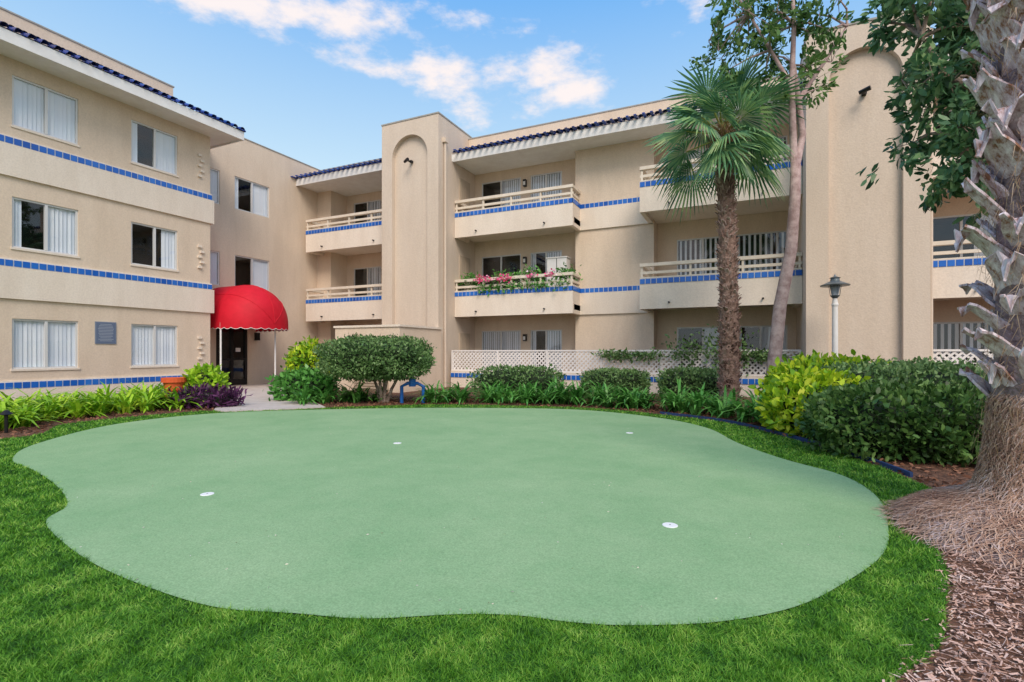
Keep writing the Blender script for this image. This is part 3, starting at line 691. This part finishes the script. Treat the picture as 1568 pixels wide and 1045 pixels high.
for el,(p_,c_) in zip(cr.elements,((.38,(.26,.12,.065)),(.47,(.54,.43,.46)),(.62,(.84,.76,.80)))): el.position=p_; el.color=(*c_,1)
L.new(n1.outputs['Fac'],r.inputs[0]); L.new(r.outputs[0],b.inputs['Base Color']); b.inputs['Roughness'].default_value=.8
bp=N.new('ShaderNodeBump'); bp.inputs['Distance'].default_value=.015; L.new(n1.outputs['Fac'],bp.inputs['Height']); L.new(bp.outputs[0],b.inputs['Normal'])
o=mbb.obj('leaf_boots',m,e); sm=o.modifiers.new('solid','SOLIDIFY'); sm.thickness=.018
pr=np.array(prof); st=[]
plen=np.concatenate([[0],np.cumsum(np.hypot(np.diff(pr[:,0]),np.diff(pr[:,1])))]); Lmax=float(np.interp(1.0,pr[:,1],plen))
for i in range(19000):
    a=random.random()*2*math.pi; s0=random.random()*Lmax; s1=max(-.12,s0-random.uniform(.04,.15))
    rr=float(np.interp(s0,plen,pr[:,0])); zz=float(np.interp(s0,plen,pr[:,1])); r2=float(np.interp(s1,plen,pr[:,0]))+random.uniform(0,.03)+max(0,-s1); z2=float(np.interp(s1,plen,pr[:,1]))+random.uniform(0,.02)
    a2=a+random.gauss(0,.14)/max(rr,.35)*.8
    s_=Vector((-math.sin(a),math.cos(a),0))*random.uniform(.0015,.0045)
    p=Vector((cx+math.cos(a)*rr,cy+math.sin(a)*rr,zz+.008)); q=Vector((cx+math.cos(a2)*r2,cy+math.sin(a2)*r2,z2+.005))
    mid=(p+q)/2+Vector((math.cos(a),math.sin(a),.5))*.014
    st.append((tuple(p-s_),tuple(p+s_),tuple(mid+s_),tuple(mid-s_))); st.append((tuple(mid-s_),tuple(mid+s_),tuple(q+s_*.3),tuple(q-s_*.3)))
npmesh('root_fibres',np.array(st),4,leafmat('root_fibre',[(.16,.08,.06),(.44,.25,.17),(.62,.42,.31),(.64,.50,.48)],rough=.9,trans=0,nscale=3),e)
st=[]
for i in range(7000):
    a=random.random()*2*math.pi; z=random.uniform(.6,6.0); r0=.28+random.random()*.13
    p=Vector((cx+math.cos(a)*r0,cy+math.sin(a)*r0,z)); q=p+Vector((math.cos(a)*random.uniform(0,.08)+random.gauss(0,.04),math.sin(a)*random.uniform(0,.08)+random.gauss(0,.04),random.uniform(-.22,.1))); s_=Vector((-math.sin(a),math.cos(a),0))*.0028
    st.append((tuple(p-s_),tuple(p+s_),tuple(q)))
npmesh('frayed_fibres',np.array(st),3,leafmat('fray',[(.25,.13,.06),(.5,.32,.19),(.68,.52,.36)],trans=0),e)
# ------------------------------------------------------------ wood chips / palm litter
k=46000; X=rng.uniform(.9,4.8,k); D_=rng.uniform(.9,4.6,k); P=np.stack([X,D_],1)+rng.normal(size=(k,2))*.012; P=P[~inpoly(P+rng.normal(size=(k,2))*.03,lawn)]
k=len(P); w=toW(P); c=np.concatenate([w,(.006+.02*rng.random((k,1)))],1)
rd=np.hypot(w[:,0]-cx,w[:,1]-cy); near=rd<.95; c[:,2]+=np.where(near,np.interp(rd,pr[::-1,0],pr[::-1,1])*1.0,0); keep=(~near)|((rd>.62)&(rng.random(k)<.35)); c=c[keep]; k=len(c)
d=rng.normal(size=(k,3)); d[:,2]*=.25; d=unit(d); r_=unit(np.cross(d,rng.normal(size=(k,3))*[.3,.3,1]))
l=(.006+.022*rng.random((k,1))**2); ww=(.0015+.0035*rng.random((k,1))**1.5)
npmesh('wood_chip_mulch',np.stack([c-d*l-r_*ww,c+d*l-r_*ww,c+d*l*.9+r_*ww,c-d*l+r_*ww],1),4,leafmat('wood_chip',[(.22,.12,.09),(.48,.29,.22),(.68,.46,.38),(.80,.62,.54)],rough=.9,trans=0,nscale=5))
k=26000; X=rng.uniform(-10,6.5,k); D_=rng.uniform(4.3,14.5,k); P=np.stack([X,D_],1); P=P[~inpoly(P,lawn)]; P=P[~inpoly(P,pth)]
k=len(P); w=toW(P); c=np.concatenate([w,(.01+.02*rng.random((k,1)))],1); d=rng.normal(size=(k,3)); d[:,2]*=.3
npmesh('bark_litter',leafpolys(c,d,.04+.04*rng.random(k),.4),6,leafmat('bark_litter',[(.08,.035,.02),(.2,.09,.055),(.36,.18,.11)],rough=1,trans=0))
k=260; X=rng.uniform(-5,3.2,k); D_=2.4+9*rng.random(k)**1.6; P=np.stack([X,D_],1); P=P[inpoly(P,green)]; k=len(P); w=toW(P); c=np.concatenate([w,np.full((k,1),.017)],1); d=rng.normal(size=(k,3)); d[:,2]*=.1
npmesh('fallen_debris',leafpolys(c,d,.008+.012*rng.random(k),.5),6,leafmat('debris',[(.5,.45,.3),(.7,.68,.6),(.25,.16,.08)],trans=0))
# ------------------------------------------------------------ lamp post
e=empty('street_lamp'); x,y=W(7.57,12.0); mb=MB()
mb.lathe(x,y,[(.11,0),(.11,.12),(.065,.16),(.06,2.35),(.075,2.4),(.06,2.45),(.045,2.55)],16); mb.obj('post',M['trim'],e,False)
mb=MB(); mb.lathe(x,y,[(.05,2.55),(.09,2.6),(.10,2.62)],16); mb.lathe(x,y,[(.30,2.84),(.31,2.86),(.16,2.93),(.10,2.96),(.09,3.02),(.12,3.03),(.03,3.07),(.0,3.13)],20)
for i in range(4):
    a=i*math.pi/2+.3; mb.bar((x+math.cos(a)*.10,y+math.sin(a)*.10,2.6),(x+math.cos(a)*.14,y+math.sin(a)*.14,2.86),.012,.012)
mb.obj('cap_and_cage',mat('lamp_grey',(.16,.19,.21),rough=.4,metal=.4),e)
mb=MB(); mb.lathe(x,y,[(.07,2.62),(.11,2.84)],16); mb.obj('lens',mat('lamp_lens',(.5,.55,.6),rough=.3),e,True)
e=empty('utility_pipe'); mb=MB()
pp=[(-2.75,13.2,0),(-2.75,13.2,.42),(-2.6,13.2,.5),(-2.35,13.2,.5),(-2.2,13.2,.42),(-2.2,13.2,0)]
mb.tube([(*W(a-.05,b_-.2),c) for a,b_,c in pp],[.045]*6,10); xx,yy=W(-2.53,13.0); mb.lathe(xx,yy,[(.09,.42),(.09,.6),(.03,.62),(.03,.68),(.1,.68),(.1,.7),(0,.7)],14)
mb.obj('pipe_and_valve',mat('blue_paint',(.02,.14,.5),rough=.4),e,False)
e=empty('garden_light'); x,y=W(-8.1,8.2); mb=MB(); mb.lathe(x,y,[(.025,0),(.025,.28),(.09,.30),(.03,.36),(0,.37)],12); mb.obj('light',M['black'],e)
# balcony planters
e=empty('balcony_planter'); pos=[]
for u in (-9.9,-9.6,-9.3,-8.4,-7.9,-7.3,-6.9,-6.0,-5.75): pos.append((u,16.95,3.85+random.uniform(-.05,.25)))
pp=[];dd=[]
for (a,b_,c) in pos:
    k=120; pp.append(np.array([a,b_,c])+rng.normal(size=(k,3))*[.15,.1,.13]); dd.append(rng.normal(size=(k,3)))
pp.append(np.stack([rng.uniform(-9.2,-5.6,400),rng.normal(16.66,.05,400),rng.normal(3.66,.09,400)],1)); dd.append(rng.normal(size=(400,3))-[0,0,.5])
pp=np.concatenate(pp);dd=np.concatenate(dd)
npmesh('foliage',leafpolys(pp,dd,.10+.06*rng.random(len(pp)),.4),6,M['strap'],e)
fu=np.repeat(np.array([-9.1,-8.75,-8.2,-7.95,-7.0,-6.3]),34); k=len(fu); fp=np.stack([fu+rng.normal(0,.09,k),rng.normal(16.6,.06,k),rng.normal(3.97,.06,k)],1)
npmesh('flowers',leafpolys(fp,rng.normal(size=(k,3)),np.full(k,.08),.9),6,leafmat('flower',[(.8,.03,.06),(.9,.10,.35),(.95,.75,.85)],trans=.2,nscale=1),e)
mb=MB()
for (a,b_,c) in pos: mb.lathe(a,b_,[(.1,3.3),(.15,3.62),(.16,3.62),(.0,3.6)],12)
mb.obj('pots',mat('pot_blue',(.03,.2,.5)),e)
k=1700; t=rng.random(k); cc=rng.integers(0,6,k); cu=np.array([-3.9,-3.0,-1.8,-.9,-.4,.3])[cc]; ch=np.array([.12,.1,.35,.45,.4,.1])[cc]
vp=np.stack([cu+rng.normal(size=k)*.28,16.12+rng.normal(size=k)*.08,1.15+ch*.4+rng.normal(size=k)*ch*.7],1)
npmesh('climbing_vine',leafpolys(vp,rng.normal(size=(k,3)),.08+.06*rng.random(k),.55),6,M['hedge2'])
# ------------------------------------------------------------ world
sv=Vector((.45,-.70,.85)).normalized()
w=bpy.data.worlds.new('World'); scene.world=w; w.use_nodes=True; nt=w.node_tree; N=nt.nodes; L=nt.links
bg=N['Background']; bg.inputs['Strength'].default_value=.15
sky=N.new('ShaderNodeTexSky'); sky.sky_type='NISHITA'; sky.sun_disc=False; sky.sun_elevation=math.asin(sv.z); sky.sun_rotation=math.atan2(sv.x,sv.y); sky.air_density=1; sky.dust_density=.6; sky.ozone_density=1.5
tc=N.new('ShaderNodeTexCoord'); mp=N.new('ShaderNodeMapping'); mp.vector_type='POINT'; mp.inputs['Rotation'].default_value=(0,0,R(-25)); L.new(tc.outputs['Generated'],mp.inputs[0])
sx=N.new('ShaderNodeSeparateXYZ'); L.new(tc.outputs['Generated'],sx.inputs[0])
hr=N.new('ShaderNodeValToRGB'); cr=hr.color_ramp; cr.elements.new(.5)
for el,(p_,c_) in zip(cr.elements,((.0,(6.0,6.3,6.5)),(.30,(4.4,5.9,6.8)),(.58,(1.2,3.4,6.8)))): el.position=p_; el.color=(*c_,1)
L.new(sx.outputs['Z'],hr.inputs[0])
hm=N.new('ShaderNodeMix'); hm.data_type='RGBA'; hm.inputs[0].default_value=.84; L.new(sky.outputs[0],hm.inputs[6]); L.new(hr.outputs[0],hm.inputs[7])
nz=N.new('ShaderNodeTexNoise'); nz.inputs['Scale'].default_value=6.5; nz.inputs['Detail'].default_value=7; nz.inputs['Roughness'].default_value=.6
m2=N.new('ShaderNodeMapping'); m2.inputs['Scale'].default_value=(1,1,2.2); L.new(mp.outputs[0],m2.inputs[0]); L.new(m2.outputs[0],nz.inputs['Vector'])
prev=None
for (c_,s_) in (((-.035,.881,.472),(.19,.3,.048)),((-.52,.68,.525),(.40,.3,.05)),((.29,.79,.56),(.11,.3,.035)),((.09,.885,.443),(.12,.3,.032)),((0,-.8,.6),(.9,.7,.5)),((.9,-.1,.45),(.3,.5,.3))):  # last two are unseen clouds, added behind and beside camera for fill light
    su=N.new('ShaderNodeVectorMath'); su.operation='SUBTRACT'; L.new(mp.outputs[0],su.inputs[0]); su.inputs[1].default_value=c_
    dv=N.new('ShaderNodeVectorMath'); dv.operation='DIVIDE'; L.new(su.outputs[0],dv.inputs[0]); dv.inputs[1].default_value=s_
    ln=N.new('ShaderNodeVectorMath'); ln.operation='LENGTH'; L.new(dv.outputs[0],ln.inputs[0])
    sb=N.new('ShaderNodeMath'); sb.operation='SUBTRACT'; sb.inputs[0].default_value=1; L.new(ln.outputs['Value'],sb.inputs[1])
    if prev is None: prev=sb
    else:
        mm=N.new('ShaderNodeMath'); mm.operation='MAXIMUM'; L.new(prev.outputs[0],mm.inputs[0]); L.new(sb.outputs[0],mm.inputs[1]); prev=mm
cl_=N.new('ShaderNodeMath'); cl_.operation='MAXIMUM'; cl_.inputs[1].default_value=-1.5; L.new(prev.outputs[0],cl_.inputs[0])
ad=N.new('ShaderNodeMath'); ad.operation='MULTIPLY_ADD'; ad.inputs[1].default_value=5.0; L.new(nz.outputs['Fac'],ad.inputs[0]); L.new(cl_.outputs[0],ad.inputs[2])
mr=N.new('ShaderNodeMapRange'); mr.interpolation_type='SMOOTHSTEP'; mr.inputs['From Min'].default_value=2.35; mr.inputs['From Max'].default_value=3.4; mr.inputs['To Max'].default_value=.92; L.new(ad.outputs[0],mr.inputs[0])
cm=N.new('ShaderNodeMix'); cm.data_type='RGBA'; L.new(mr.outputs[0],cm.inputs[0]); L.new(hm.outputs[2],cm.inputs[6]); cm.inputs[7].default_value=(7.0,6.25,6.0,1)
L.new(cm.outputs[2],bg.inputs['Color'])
sl=bpy.data.lights.new('sun','SUN'); sl.energy=2.85; sl.angle=R(32); sl.color=(1,.88,.75); so=bpy.data.objects.new('sun',sl); scene.collection.objects.link(so); so.rotation_euler=sv.to_track_quat('Z','Y').to_euler(); so.location=(10,-10,20)
# ------------------------------------------------------------ camera
cd=bpy.data.cameras.new('camera'); cd.lens=18; cd.sensor_width=36; cd.shift_y=.0105; cd.clip_end=1000; cd.clip_start=.05
co=bpy.data.objects.new('camera',cd); scene.collection.objects.link(co); co.location=(0,0,1.3); co.rotation_euler=(R(90),0,R(25)); scene.camera=co
scene.view_settings.view_transform='Standard'; scene.view_settings.look='None'; scene.view_settings.exposure=0
